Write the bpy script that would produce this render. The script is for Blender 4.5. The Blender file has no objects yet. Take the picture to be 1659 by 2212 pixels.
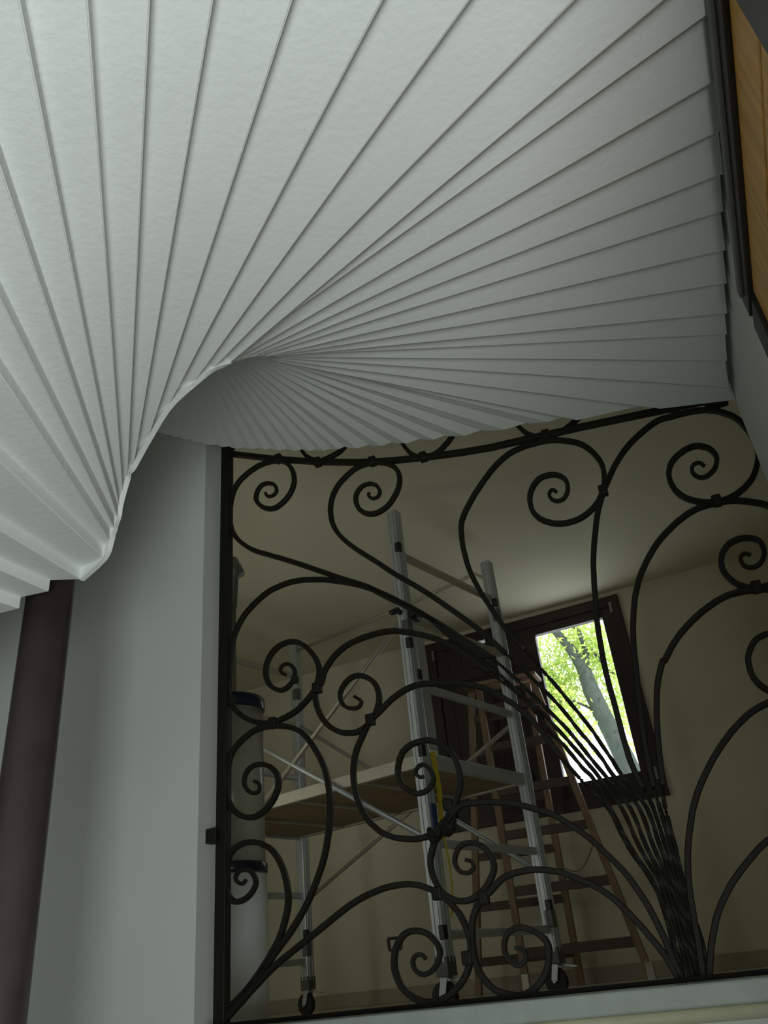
import bpy, bmesh, math, random
from mathutils import Vector, Matrix
random.seed(7)
S = bpy.context.scene
COL = S.collection

# ---------------------------------------------------------------- camera
# the eye is the origin of the scene; z = 0 is eye height, 30 degrees up, slightly rolled
cam_d = bpy.data.cameras.new('camera'); cam = bpy.data.objects.new('camera', cam_d); COL.objects.link(cam)
cam_d.sensor_fit = 'HORIZONTAL'; cam_d.sensor_width = 36.0; cam_d.lens = 36.0*1725.0/1659.0
cam_d.clip_start = .02; cam_d.clip_end = 200
m = Matrix(((0.99402845, 0.10912119, 0.0), (0.05475331, -0.49876974, -0.86500336), (-0.0943902, 0.85983796, -0.50176606)))
cam.matrix_world = m.to_4x4()
S.camera = cam

# ---------------------------------------------------------------- world, lights, exposure
S.view_settings.view_transform = 'Standard'; S.view_settings.look = 'None'
S.view_settings.exposure = 0.0; S.view_settings.gamma = 1.0
S.view_settings.use_curve_mapping = False
try:
    S.cycles.use_denoising = True
    S.cycles.max_bounces = 8; S.cycles.diffuse_bounces = 5; S.cycles.sample_clamp_indirect = 4.0
except Exception: pass
w = bpy.data.worlds.new('daylight'); S.world = w; w.use_nodes = True
bg = w.node_tree.nodes['Background']; bg.inputs['Color'].default_value = (.90, .97, 1.0, 1); bg.inputs['Strength'].default_value = 3.0

def area(name, loc, target, sx, sy, power, col):
    l = bpy.data.lights.new(name, 'AREA'); l.shape = 'RECTANGLE'; l.size = sx; l.size_y = sy
    l.energy = power; l.color = col
    o = bpy.data.objects.new(name, l); COL.objects.link(o)
    o.location = loc
    o.rotation_euler = (Vector(target)-Vector(loc)).to_track_quat('-Z', 'Y').to_euler()
    return o
# daylight through the entrance of the stairwell, low behind the viewer, past the end of the right wall
area('stairwell_daylight', (.08, -1.15, -.5), (-.35, .5, 1.25), .7, 1.0, 54, (.92, .975, .96))
# added fill lamp, out of view to the left, to brighten the far room
area('far_room_fill', (-3.3, 6.3, 1.1), (1.8, 7.4, 2.0), 1.4, 1.8, 9.5, (1.0, .97, .80))
sun = bpy.data.lights.new('sun', 'SUN'); sun.energy = 4.5; sun.angle = .02; sun.color = (1, .96, .85)
so = bpy.data.objects.new('sun', sun); COL.objects.link(so); so.rotation_euler = (math.radians(38), math.radians(25), 0)

# ---------------------------------------------------------------- materials
def mat(name, col, rough=.7, metal=0, noise=0, scale=8, col2=None, bump=0, bscale=60, spec=.5, stretch=None, trans=0):
    mt = bpy.data.materials.new(name); mt.use_nodes = True
    nt = mt.node_tree; b = nt.nodes['Principled BSDF']
    b.inputs['Roughness'].default_value = rough; b.inputs['Metallic'].default_value = metal
    b.inputs['Specular IOR Level'].default_value = spec
    b.inputs['Base Color'].default_value = (*col, 1)
    tc = nt.nodes.new('ShaderNodeTexCoord'); mp = nt.nodes.new('ShaderNodeMapping')
    nt.links.new(tc.outputs['Object'], mp.inputs['Vector'])
    if stretch: mp.inputs['Scale'].default_value = stretch
    if noise or col2:
        n = nt.nodes.new('ShaderNodeTexNoise'); n.inputs['Scale'].default_value = scale; n.inputs['Detail'].default_value = 6
        nt.links.new(mp.outputs['Vector'], n.inputs['Vector'])
        r = nt.nodes.new('ShaderNodeValToRGB'); r.color_ramp.elements[0].position = .3; r.color_ramp.elements[1].position = .7
        c2 = col2 or tuple(c*(1-noise) for c in col)
        r.color_ramp.elements[0].color = (*c2, 1); r.color_ramp.elements[1].color = (*col, 1)
        nt.links.new(n.outputs['Fac'], r.inputs['Fac']); nt.links.new(r.outputs['Color'], b.inputs['Base Color'])
    if bump:
        n2 = nt.nodes.new('ShaderNodeTexNoise'); n2.inputs['Scale'].default_value = bscale; n2.inputs['Detail'].default_value = 4
        nt.links.new(mp.outputs['Vector'], n2.inputs['Vector'])
        bp = nt.nodes.new('ShaderNodeBump'); bp.inputs['Strength'].default_value = bump; bp.inputs['Distance'].default_value = .01
        nt.links.new(n2.outputs['Fac'], bp.inputs['Height']); nt.links.new(bp.outputs['Normal'], b.inputs['Normal'])
    if trans:
        pass
    return mt
M = {}
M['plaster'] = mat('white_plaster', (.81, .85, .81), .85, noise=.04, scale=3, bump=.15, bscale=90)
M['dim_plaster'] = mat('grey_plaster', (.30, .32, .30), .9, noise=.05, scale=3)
M['floor_stone'] = mat('dark_stone_floor', (.16, .165, .15), .6, noise=.2, scale=5)
M['soffit'] = mat('painted_soffit', (.80, .83, .81), .8, noise=.035, scale=5, bump=.12, bscale=70)
M['beige'] = mat('beige_plaster', (.66, .63, .48), .85, noise=.05, scale=2, bump=.1, bscale=60)
M['beige_ceiling'] = mat('cream_ceiling', (.66, .64, .48), .9, noise=.04, scale=1.5)
M['skirting'] = mat('greyish_skirting', (.40, .36, .26), .6, noise=.1, scale=10)
M['floor'] = mat('pale_floor', (.50, .48, .38), .5, noise=.12, scale=6)
M['stone'] = mat('grey_stone', (.44, .50, .45), .5, noise=.15, scale=14, bump=.1)
M['stone_band'] = mat('yellowish_stone', (.60, .60, .42), .5, noise=.15, scale=14)
M['iron'] = mat('black_iron', (.014, .0135, .009), .55, metal=0, noise=.2, scale=30, bump=.15, bscale=120, spec=.25)
M['iron_grey'] = mat('worn_iron', (.075, .066, .058), .5, metal=.5, noise=.3, scale=40)
M['column'] = mat('dark_brown_column', (.13, .098, .094), .42, metal=.35, noise=.25, scale=9, bump=.08, bscale=40)
M['dark_wood'] = mat('dark_stained_wood', (.030, .016, .012), .5, noise=.3, scale=14, stretch=(1, 1, .15))
M['shutter_wood'] = mat('dark_shutter_wood', (.034, .019, .015), .5, noise=.4, scale=12, stretch=(1, 1, .1))
M['ladder_wood'] = mat('ladder_wood', (.30, .185, .115), .6, noise=.35, scale=9, stretch=(1, 1, .2))
M['ladder_rung'] = mat('brown_rung_wood', (.105, .065, .048), .6, noise=.3, scale=9)
M['honey_wood'] = mat('honey_wood', (.88, .45, .05), .38, col2=(.62, .29, .025), scale=5, stretch=(8, 8, .6))
M['trim_dark'] = mat('dark_door_frame', (.035, .030, .026), .45, noise=.2, scale=20)
M['trim_grey'] = mat('grey_groove', (.16, .16, .15), .5)
M['alu'] = mat('aluminium', (.50, .53, .53), .42, metal=.55, noise=.08, scale=20, stretch=(1, 1, .1))
M['alu_warm'] = mat('dull_aluminium', (.44, .42, .34), .5, metal=.5, noise=.1, scale=20)
M['black'] = mat('black_plastic', (.012, .012, .012), .5)
M['grey_plastic'] = mat('grey_plastic', (.10, .10, .095), .5)
M['rubber'] = mat('black_rubber', (.010, .010, .010), .7)
M['plywood'] = mat('plywood', (.26, .17, .10), .6, noise=.3, scale=5, stretch=(1, 4, 1))
M['yellow'] = mat('yellow_strap', (.55, .42, .03), .6)
M['blue'] = mat('blue_label', (.03, .05, .16), .5)
M['enamel'] = mat('cream_enamel', (.34, .33, .26), .25, noise=.04, scale=4)
M['enamel_white'] = mat('white_enamel', (.76, .78, .76), .6, noise=.04, scale=4)
M['band'] = mat('blue_black_band', (.012, .016, .028), .22)
M['grey_metal'] = mat('grey_sheet_metal', (.22, .22, .20), .45, metal=.4)
M['white_paint'] = mat('white_paint', (.80, .82, .80), .5)
M['bark'] = mat('bark', (.045, .062, .052), .9, noise=.4, scale=8, bump=.5, bscale=12)
def leaf_mat(name, c):
    mt = bpy.data.materials.new(name); mt.use_nodes = True; nt = mt.node_tree; nt.nodes.clear()
    o = nt.nodes.new('ShaderNodeOutputMaterial'); a = nt.nodes.new('ShaderNodeBsdfDiffuse'); t = nt.nodes.new('ShaderNodeBsdfTranslucent'); mx = nt.nodes.new('ShaderNodeMixShader')
    nz = nt.nodes.new('ShaderNodeTexNoise'); nz.inputs['Scale'].default_value = 1.6
    r = nt.nodes.new('ShaderNodeValToRGB'); r.color_ramp.elements[0].color = (c[0]*.55, c[1]*.65, c[2]*.5, 1); r.color_ramp.elements[1].color = (*c, 1)
    tc = nt.nodes.new('ShaderNodeTexCoord'); nt.links.new(tc.outputs['Object'], nz.inputs['Vector'])
    nt.links.new(nz.outputs['Fac'], r.inputs['Fac'])
    nt.links.new(r.outputs['Color'], a.inputs['Color']); nt.links.new(r.outputs['Color'], t.inputs['Color'])
    mx.inputs[0].default_value = .55
    nt.links.new(a.outputs[0], mx.inputs[1]); nt.links.new(t.outputs[0], mx.inputs[2]); nt.links.new(mx.outputs[0], o.inputs['Surface'])
    return mt
M['leaf'] = leaf_mat('leaf', (.62, .73, .22))
def glass_mat():
    mt = bpy.data.materials.new('window_glass'); mt.use_nodes = True; nt = mt.node_tree; nt.nodes.clear()
    o = nt.nodes.new('ShaderNodeOutputMaterial'); t = nt.nodes.new('ShaderNodeBsdfTransparent'); g = nt.nodes.new('ShaderNodeBsdfGlossy'); g.inputs['Roughness'].default_value = .03
    mx = nt.nodes.new('ShaderNodeMixShader'); mx.inputs[0].default_value = .06
    nt.links.new(t.outputs[0], mx.inputs[1]); nt.links.new(g.outputs[0], mx.inputs[2]); nt.links.new(mx.outputs[0], o.inputs['Surface'])
    return mt
M['glass'] = glass_mat()

# ---------------------------------------------------------------- helpers
def link(name, bm, material, parent=None, smooth=False):
    me = bpy.data.meshes.new(name); bmesh.ops.recalc_face_normals(bm, faces=bm.faces[:]); bm.to_mesh(me); bm.free()
    if material is not None: me.materials.append(material)
    if smooth:
        for p in me.polygons: p.use_smooth = True
    o = bpy.data.objects.new(name, me); COL.objects.link(o)
    if parent: 
        o.parent = parent
        o.matrix_parent_inverse = Matrix.Translation(-parent.location)
    return o
def thing(name, label, cat, loc=(0, 0, 0), group=None):
    o = bpy.data.objects.new(name, None); COL.objects.link(o); o.location = loc; o.empty_display_size = .1
    o['label'] = label; o['category'] = cat
    if group: o['group'] = group
    return o
def tag(o, label, cat, group=None):
    o['label'] = label; o['category'] = cat
    if group: o['group'] = group
    return o
def struct(name, bm, material, label=None, smooth=False):
    o = link(name, bm, material, None, smooth); o['kind'] = 'structure'
    if label: o['label'] = label
    return o
def box_uvw(bm, o, U, V, W, a, b, bevel=0):
    """box between local corners a and b on axes U, V, W from o"""
    o, U, V, W = Vector(o), Vector(U), Vector(V), Vector(W)
    vs = []
    for x in (a[0], b[0]):
        for y in (a[1], b[1]):
            for z in (a[2], b[2]): vs.append(bm.verts.new(o+U*x+V*y+W*z))
    fs = []
    for f in ((0, 1, 3, 2), (4, 6, 7, 5), (0, 4, 5, 1), (2, 3, 7, 6), (0, 2, 6, 4), (1, 5, 7, 3)):
        fs.append(bm.faces.new([vs[i] for i in f]))
    if bevel:
        es = list({e for f in fs for e in f.edges})
        bmesh.ops.bevel(bm, geom=es, offset=bevel, segments=2, affect='EDGES', profile=.5)
def prism(bm, pts, z0, z1):
    lo = [bm.verts.new((p[0], p[1], z0)) for p in pts]; hi = [bm.verts.new((p[0], p[1], z1)) for p in pts]
    bm.faces.new(lo); bm.faces.new(hi[::-1])
    for i in range(len(pts)):
        j = (i+1) % len(pts); bm.faces.new((lo[i], lo[j], hi[j], hi[i]))
def bar(bm, a, b, w, h, up=(0, 0, 1), bevel=.004):
    """rectangular bar from a to b"""
    a, b = Vector(a), Vector(b); t = (b-a); L = t.length; t.normalize(); up = Vector(up)
    s = t.cross(up)
    if s.length < 1e-4: s = t.cross(Vector((1, 0, 0)))
    s.normalize(); u = s.cross(t)
    box_uvw(bm, a, t, s, u, (0, -w/2, -h/2), (L, w/2, h/2), bevel)
def tube(bm, pts, r, seg=12, cap=True, radii=None):
    pts = [Vector(p) for p in pts]; rings = []
    ref = Vector((0, 0, 1)) if abs((pts[1]-pts[0]).normalized().z) < .9 else Vector((1, 0, 0))
    for i, p in enumerate(pts):
        t = (pts[min(i+1, len(pts)-1)]-pts[max(i-1, 0)]).normalized()
        s = t.cross(ref).normalized(); u = s.cross(t); rr = radii[i] if radii else r
        rings.append([bm.verts.new(p+(s*math.cos(k*2*math.pi/seg)+u*math.sin(k*2*math.pi/seg))*rr) for k in range(seg)])
    for a, b in zip(rings, rings[1:]):
        for k in range(seg): bm.faces.new((a[k], a[(k+1) % seg], b[(k+1) % seg], b[k]))
    if cap: bm.faces.new(rings[0][::-1]); bm.faces.new(rings[-1])
def lathe(bm, c, prof, seg=48, cap=True):
    rings = [[bm.verts.new((c[0]+r*math.cos(k*2*math.pi/seg), c[1]+r*math.sin(k*2*math.pi/seg), z)) for k in range(seg)] for r, z in prof]
    for a, b in zip(rings, rings[1:]):
        for k in range(seg): bm.faces.new((a[k], a[(k+1) % seg], b[(k+1) % seg], b[k]))
    if cap: bm.faces.new(rings[0][::-1]); bm.faces.new(rings[-1])
def V2(p, z=0): return Vector((p[0], p[1], z))

# ---------------------------------------------------------------- the walls' own frames
D = Vector((.95794, -.28698, 0)); N = Vector((.28698, .95794, 0)); P0 = Vector((1.364, 2.478, 0)); Z = Vector((0, 0, 1))
def wf(s, z, off=0): return P0+D*s+N*off+Z*z                      # front wall with the grille: s along, off into the far room
VW = Vector((.91308, -.40778, 0)); NW = Vector((.40778, .91308, 0)); PW = Vector((2.8891, 8.16459, 0))
def ww(t, z, off=0): return PW+VW*t+NW*off+Z*z                    # far wall with the window
RD = Vector((-.37576, -.92672, 0)); RN = Vector((.92672, -.37576, 0)); RP = Vector((1.372, 2.482, 0))
def wr(t, z, off=0): return RP+RD*t+RN*off+Z*z                    # right wall of the stairwell: t towards the viewer, off into the wall
FL = -1.6; FZ = -.23; SILL = -.095; TOP = 3.5

# ---- front wall: left of the opening, above it, right of it, below it
bm = bmesh.new()
box_uvw(bm, P0, D, N, Z, (-4.6, 0, FL), (-2.28, .16, TOP))
box_uvw(bm, P0, D, N, Z, (-2.28, 0, 3.1), (.05, .16, TOP))
box_uvw(bm, P0, D, N, Z, (-2.28, 0, FL), (.05, .16, SILL-.02))
box_uvw(bm, P0, D, N, Z, (.05, 0, FL), (3.9, .16, TOP))
struct('wall_front', bm, M['plaster'])
bm = bmesh.new(); box_uvw(bm, P0, D, N, Z, (-2.28, -.05, SILL-.058), (.0, .20, SILL), .006)
struct('trim_1', bm, M['stone'], 'grey stone sill under the wrought iron grille')
bm = bmesh.new(); tube(bm, [wf(-2.28, SILL-.075, -.028), wf(.0, SILL-.075, -.028)], .02, 16)
struct('trim_2', bm, M['stone_band'], 'yellowish rounded moulding under the sill', True)
# ---- right wall of the stairwell
bm = bmesh.new(); box_uvw(bm, RP, RD, RN, Z, (-.02, 0, FL), (2.66, .2, TOP)); struct('wall_right', bm, M['plaster'])
LX = -2.9
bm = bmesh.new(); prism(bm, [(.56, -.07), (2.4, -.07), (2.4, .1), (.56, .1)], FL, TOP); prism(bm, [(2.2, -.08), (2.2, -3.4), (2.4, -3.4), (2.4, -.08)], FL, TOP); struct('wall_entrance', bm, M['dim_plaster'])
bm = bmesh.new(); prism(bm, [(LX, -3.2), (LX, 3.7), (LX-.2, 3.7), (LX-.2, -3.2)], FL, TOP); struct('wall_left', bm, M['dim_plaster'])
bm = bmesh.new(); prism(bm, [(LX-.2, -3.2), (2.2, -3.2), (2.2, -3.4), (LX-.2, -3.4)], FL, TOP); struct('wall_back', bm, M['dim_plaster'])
bm = bmesh.new(); prism(bm, [(-3.2, -3.5), (2.5, -3.5), (2.5, 2.3), (-3.2, 3.9)], FL-.1, FL); struct('floor', bm, M['floor_stone'])
# ---- far room
bm = bmesh.new(); prism(bm, [wf(-5.0, 0, .16)[:2], wf(4.4, 0, .16)[:2], ww(3.2, 0)[:2], ww(-9.5, 0)[:2]], FZ-.1, FZ); struct('floor', bm, M['floor'])
bm = bmesh.new(); prism(bm, [(-3.2, -3.5), (2.6, -3.5), wf(4.4, 0, .0)[:2], ww(3.2, 0, .3)[:2], ww(-9.5, 0, .3)[:2], wf(-5.0, 0, .0)[:2]], TOP, TOP+.12); struct('ceiling', bm, M['beige_ceiling'])
WT0, WT1, WZ0, WZ1 = -2.80, -.43, 1.28, 3.44
bm = bmesh.new()
box_uvw(bm, PW, VW, NW, Z, (-9.5, 0, FZ-.1), (WT0+.05, .3, TOP)); box_uvw(bm, PW, VW, NW, Z, (WT1-.05, 0, FZ-.1), (3.2, .3, TOP))
box_uvw(bm, PW, VW, NW, Z, (WT0+.05, 0, FZ-.1), (WT1-.05, .3, WZ0+.05)); box_uvw(bm, PW, VW, NW, Z, (WT0+.05, 0, WZ1-.04), (WT1-.05, .3, TOP))
struct('wall_far', bm, M['beige'])
bm = bmesh.new(); a, b = wf(-5.0, 0, .16), ww(-9.5, 0); bar(bm, (a.x, a.y, 1.6), (b.x, b.y, 1.6), .2, 3.9, bevel=0); struct('wall_far_left', bm, M['beige'])
bm = bmesh.new(); a, b = wf(3.9, 0, .16), ww(2.9, 0); bar(bm, (a.x, a.y, 1.6), (b.x, b.y, 1.6), .2, 3.9, bevel=0); struct('wall_far_right', bm, M['beige'])
bm = bmesh.new(); box_uvw(bm, PW, VW, NW, Z, (-9.3, -.02, FZ), (2.8, 0, -.10), .004); struct('baseboard_far', bm, M['skirting'])

# ---- window in the far wall: dark frame, closed dark leaf at left, glazed leaf at right
wroot = bpy.data.objects.new('window_1', None); COL.objects.link(wroot); wroot.location = ww(-1.6, WZ0); wroot['kind'] = 'structure'
wroot['label'] = 'dark wooden window high in the far wall with daylight in its right leaf'
def fr(bm, t0, t1, z0, z1, o0, o1, l, r, b_, t_):
    box_uvw(bm, PW, VW, NW, Z, (t0, o0, z0), (t0+l, o1, z1), .005); box_uvw(bm, PW, VW, NW, Z, (t1-r, o0, z0), (t1, o1, z1), .005)
    box_uvw(bm, PW, VW, NW, Z, (t0+l, o0, z0), (t1-r, o1, z0+b_), .005); box_uvw(bm, PW, VW, NW, Z, (t0+l, o0, z1-t_), (t1-r, o1, z1), .005)
bm = bmesh.new(); fr(bm, WT0, WT1, WZ0, WZ1, -.05, .09, .12, .12, .14, .12); link('window_frame', bm, M['dark_wood'], wroot)
bm = bmesh.new(); fr(bm, -1.72, WT1-.08, WZ0+.10, WZ1-.09, -.03, .05, .28, .14, .17, .13); sash = link('sash', bm, M['dark_wood'], wroot)
bm = bmesh.new(); box_uvw(bm, PW, VW, NW, Z, (-1.45, .005, WZ0+.2), (-.6, .011, WZ1-.2)); gp = link('pane', bm, M['glass'], sash); 
bm = bmesh.new()
for k in range(6):
    box_uvw(bm, PW, VW, NW, Z, (WT0+.1+k*.165, -.02+.004*(k % 2), WZ0+.1), (WT0+.1+k*.165+.163, .03, WZ1-.15 if k == 3 else WZ1-.115), .004)
box_uvw(bm, PW, VW, NW, Z, (WT0+.1, -.045, WZ0+.35), (-1.75, -.02, WZ0+.47), .004); box_uvw(bm, PW, VW, NW, Z, (WT0+.1, -.045, WZ1-.55), (-1.75, -.02, WZ1-.43), .004)
link('shutter', bm, M['shutter_wood'], wroot)
for (t, z) in ((-.53, 3.30), (-.50, 1.50), (-2.70, 3.28)):
    bm = bmesh.new(); box_uvw(bm, PW, VW, NW, Z, (t-.015, -.065, z-.06), (t+.015, -.05, z+.06), .003); link('hinge', bm, M['grey_metal'], wroot)

# ---- door in the right wall: dark frame around honey coloured boards
droot = bpy.data.objects.new('door_1', None); COL.objects.link(droot); droot.location = wr(1.9, FL); droot['kind'] = 'structure'
droot['label'] = 'honey coloured wooden boards in a dark frame on the right wall'
DT0, DT1, DZ = 1.02, 2.5, 1.44
bm = bmesh.new()
box_uvw(bm, RP, RD, -RN, Z, (DT0, -.01, DZ-.098), (DT1, .022, DZ), .004)
box_uvw(bm, RP, RD, -RN, Z, (DT0, -.01, FL), (DT0+.10, .022, DZ-.125), .004)
box_uvw(bm, RP, RD, -RN, Z, (1.93, -.01, FL), (2.08, .024, DZ-.098), .004)
link('door_frame', bm, M['trim_dark'], droot)
bm = bmesh.new(); box_uvw(bm, RP, RD, -RN, Z, (DT0+.04, .022, DZ-.062), (DT1, .032, DZ-.035), .003); link('moulding', bm, M['trim_grey'], droot)
for k in range(18):
    bm = bmesh.new(); z = DZ-.099-k*.16
    box_uvw(bm, RP, RD, -RN, Z, (DT0+.102, -.008, z-.156), (1.928, .010, z), .006); link('board', bm, M['honey_wood'], droot)

# ---------------------------------------------------------------- winding staircase (stepped underside)
AX = Vector((-.69945, 1.81454, 0))                                 # its vertical axis
def zf(a): return 1.6*(1-.37244*(a-100)/100)
def pol(a, r): return Vector((AX.x+r*math.sin(math.radians(a)), AX.y+r*math.cos(math.radians(a)), 0))
folds = []                                                         # (inner, outer, z) of every nosing, from the top down
outer = [(-34, 1.25), (-30.5, 1.23), (-27, 1.22), (-23.5, 1.21), (-19.8, 1.2)]
outer += [(-16, 1.197), (-14.1, 1.193), (-11.9, 1.191), (-9.8, 1.192), (-7.6, 1.194), (-5.1, 1.199), (-1.8, 1.199), (1.2, 1.2), (4.7, 1.195), (7.8, 1.191), (10.9, 1.191), (14.5, 1.195), (17.8, 1.203), (21, 1.211), (24.4, 1.215), (27.9, 1.212), (33.2, 1.234), (38.1, 1.258), (43.4, 1.299), (48.1, 1.344), (53.7, 1.419), (59.3, 1.526), (64.1, 1.638), (69.8, 1.895), (75.05, 2.060), (79.9, 1.944), (84.6, 1.862), (88.7, 1.802), (94.06, 1.742), (99.6, 1.697), (105.3, 1.667), (110.3, 1.659), (115.4, 1.661), (120.6, 1.677), (126.15, 1.708)]
def rin(a): return .42 if a < 108 else .42-.022*((a-108)/18)
for a, r in outer: folds.append([pol(a, rin(a)), pol(a, r), zf(a)])
z = folds[-1][2]
def hit_right(p, d, L):
    """end point of a nosing: on the right wall or L away"""
    den = d.x*RN.x+d.y*RN.y
    if den > 1e-4:
        t = ((RP-RN*.0-p).x*RN.x+(RP-p).y*RN.y)/den-.02
        if 0 < t < L: return p+d*t
    return p+d*L
rest = [((-.348, 1.546), 130.4, 2.2), ((-.384, 1.523), 135.1, 2.5), ((-.434, 1.531), 141.7, 2.6), ((-.509, 1.573), 146.8, 2.8), ((-.583, 1.653), 152.4, 2.9), ((-.640, 1.718), 156.7, 3.0), ((-.657, 1.724), 160.1, 3.0),
        ((-.674, 1.744), 163.3, 3.0), ((-.687, 1.761), 166.6, 3.0), ((-.690, 1.765), 170.2, 2.9), ((-.697, 1.768), 174.2, 2.8), ((-.708, 1.775), 177.7, 2.7), ((-.733, 1.804), 186.2, 2.5),
        ((-.806, 1.848), 194.9, 2.3), ((-.881, 1.834), 202.9, 2.1), ((-.961, 1.851), 208.1, 2.0), ((-1.05, 1.875), 212, 1.9), ((-1.14, 1.89), 214, 1.8), ((-1.23, 1.91), 216, 1.7), ((-1.32, 1.93), 217, 1.6), ((-1.42, 1.95), 218, 1.5), ((-1.52, 1.97), 219, 1.4)]
for i, (p, a, L) in enumerate(rest):
    z -= .0316
    p = Vector((p[0], p[1], 0)); d = Vector((math.sin(math.radians(a)), math.cos(math.radians(a)), 0))
    folds.append([p, hit_right(p, d, L), z])
bm = bmesh.new(); TH = .11
def V3(p, z): return bm.verts.new((p.x, p.y, z))
corner = RP+RD*.02-RN*.004
for i in range(len(folds)-1):
    a, b = folds[i], folds[i+1]                                     # a is higher; the slab between them hangs at b's height
    low = i < len(outer)-13                                        # the far, upper part has rounder nosings
    CH = .42 if low else .03; zb = b[2]; zc = zb+(.7 if low else .08)*min(a[2]-zb, .0316)
    q0, q1 = a[0].lerp(b[0], CH), a[1].lerp(b[1], CH)               # eased nosing between these and the edge a
    extra = [corner] if i < len(outer)-1 and outer[i][0] == 69.8 else []
    top = [a[0], q0, b[0], b[1]]+extra+[q1, a[1]]
    if extra: top = [a[0], q0, b[0], b[1], extra[0], a[1]]
    hi = [V3(p, zb+TH) for p in top]
    lo = {k: V3(p, z_) for k, p, z_ in (('a0', a[0], zc), ('q0', q0, zb), ('b0', b[0], zb), ('b1', b[1], zb), ('q1', q1, zb), ('a1', a[1], zc))}
    if extra:
        lo['c'] = V3(corner, zb)
        lo['a1'].co.z = zb; lo['a0'].co.z = zb
        ring = [lo['a0'], lo['q0'], lo['b0'], lo['b1'], lo['c'], lo['a1']]
        bm.verts.remove(lo['q1']); bm.faces.new(ring)
    else:
        ring = [lo['a0'], lo['q0'], lo['b0'], lo['b1'], lo['q1'], lo['a1']]
        bm.faces.new((lo['q0'], lo['b0'], lo['b1'], lo['q1'])); bm.faces.new((lo['a0'], lo['q0'], lo['q1'], lo['a1']))
    bm.faces.new(hi)
    for k in range(len(ring)):
        n_ = (k+1) % len(ring); bm.faces.new((ring[k], ring[n_], hi[n_], hi[k]))
# smooth plaster string along the inner edge
def smooth(P, k=6):
    out = []
    for i in range(len(P)-1):
        a = P[i-1] if i else P[0]; b, c = P[i], P[i+1]; e = P[i+2] if i+2 < len(P) else P[-1]
        for j in range(k):
            q = j/k; out.append(.5*((2*b)+(c-a)*q+(2*a-5*b+4*c-e)*q*q+(3*b-a-3*c+e)*q**3))
    return out+[P[-1]]
i0, i1 = len(outer)-10, len(outer)+14
sp = smooth([Vector((folds[i][0].x, folds[i][0].y, folds[i+1][2])) for i in range(i0, i1)])
rings = []
for i, p in enumerate(sp):
    q = (sp[min(i+1, len(sp)-1)]-sp[max(i-1, 0)]); q.z = 0; q.normalize(); s = Vector((-q.y, q.x, 0))
    if s.dot(AX-p) < 0 and i < len(sp)*.55: s = -s
    if i and s.dot(last_s) < 0: s = -s
    last_s = s
    rings.append([bm.verts.new(v) for v in (p-s*.004+Z*-.003, p+s*.010+Z*-.003, p+s*.010+Z*.10, p-s*.004+Z*.10)])
for a, b in zip(rings, rings[1:]):
    for k in range(4): bm.faces.new((a[k], a[(k+1) % 4], b[(k+1) % 4], b[k]))
bm.faces.new(rings[0]); bm.faces.new(rings[-1][::-1])
st = link('winding_staircase', bm, M['soffit'])
tag(st, 'white painted winding staircase overhead, seen from below with fanning stepped underside', 'staircase')

# ---------------------------------------------------------------- dark round column carrying the inner edge
cx, cy = 2.19*math.sin(math.radians(-25.52)), 2.19*math.cos(math.radians(-25.52))
bm = bmesh.new(); lathe(bm, (cx, cy), [(.0665, FL), (.0665, FL+.06), (.0615, FL+.08), (.0615, 1.12)], 48)
tag(link('round_column', bm, M['column'], None, True), 'dark brown round column beneath the lower end of the staircase', 'column')

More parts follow.
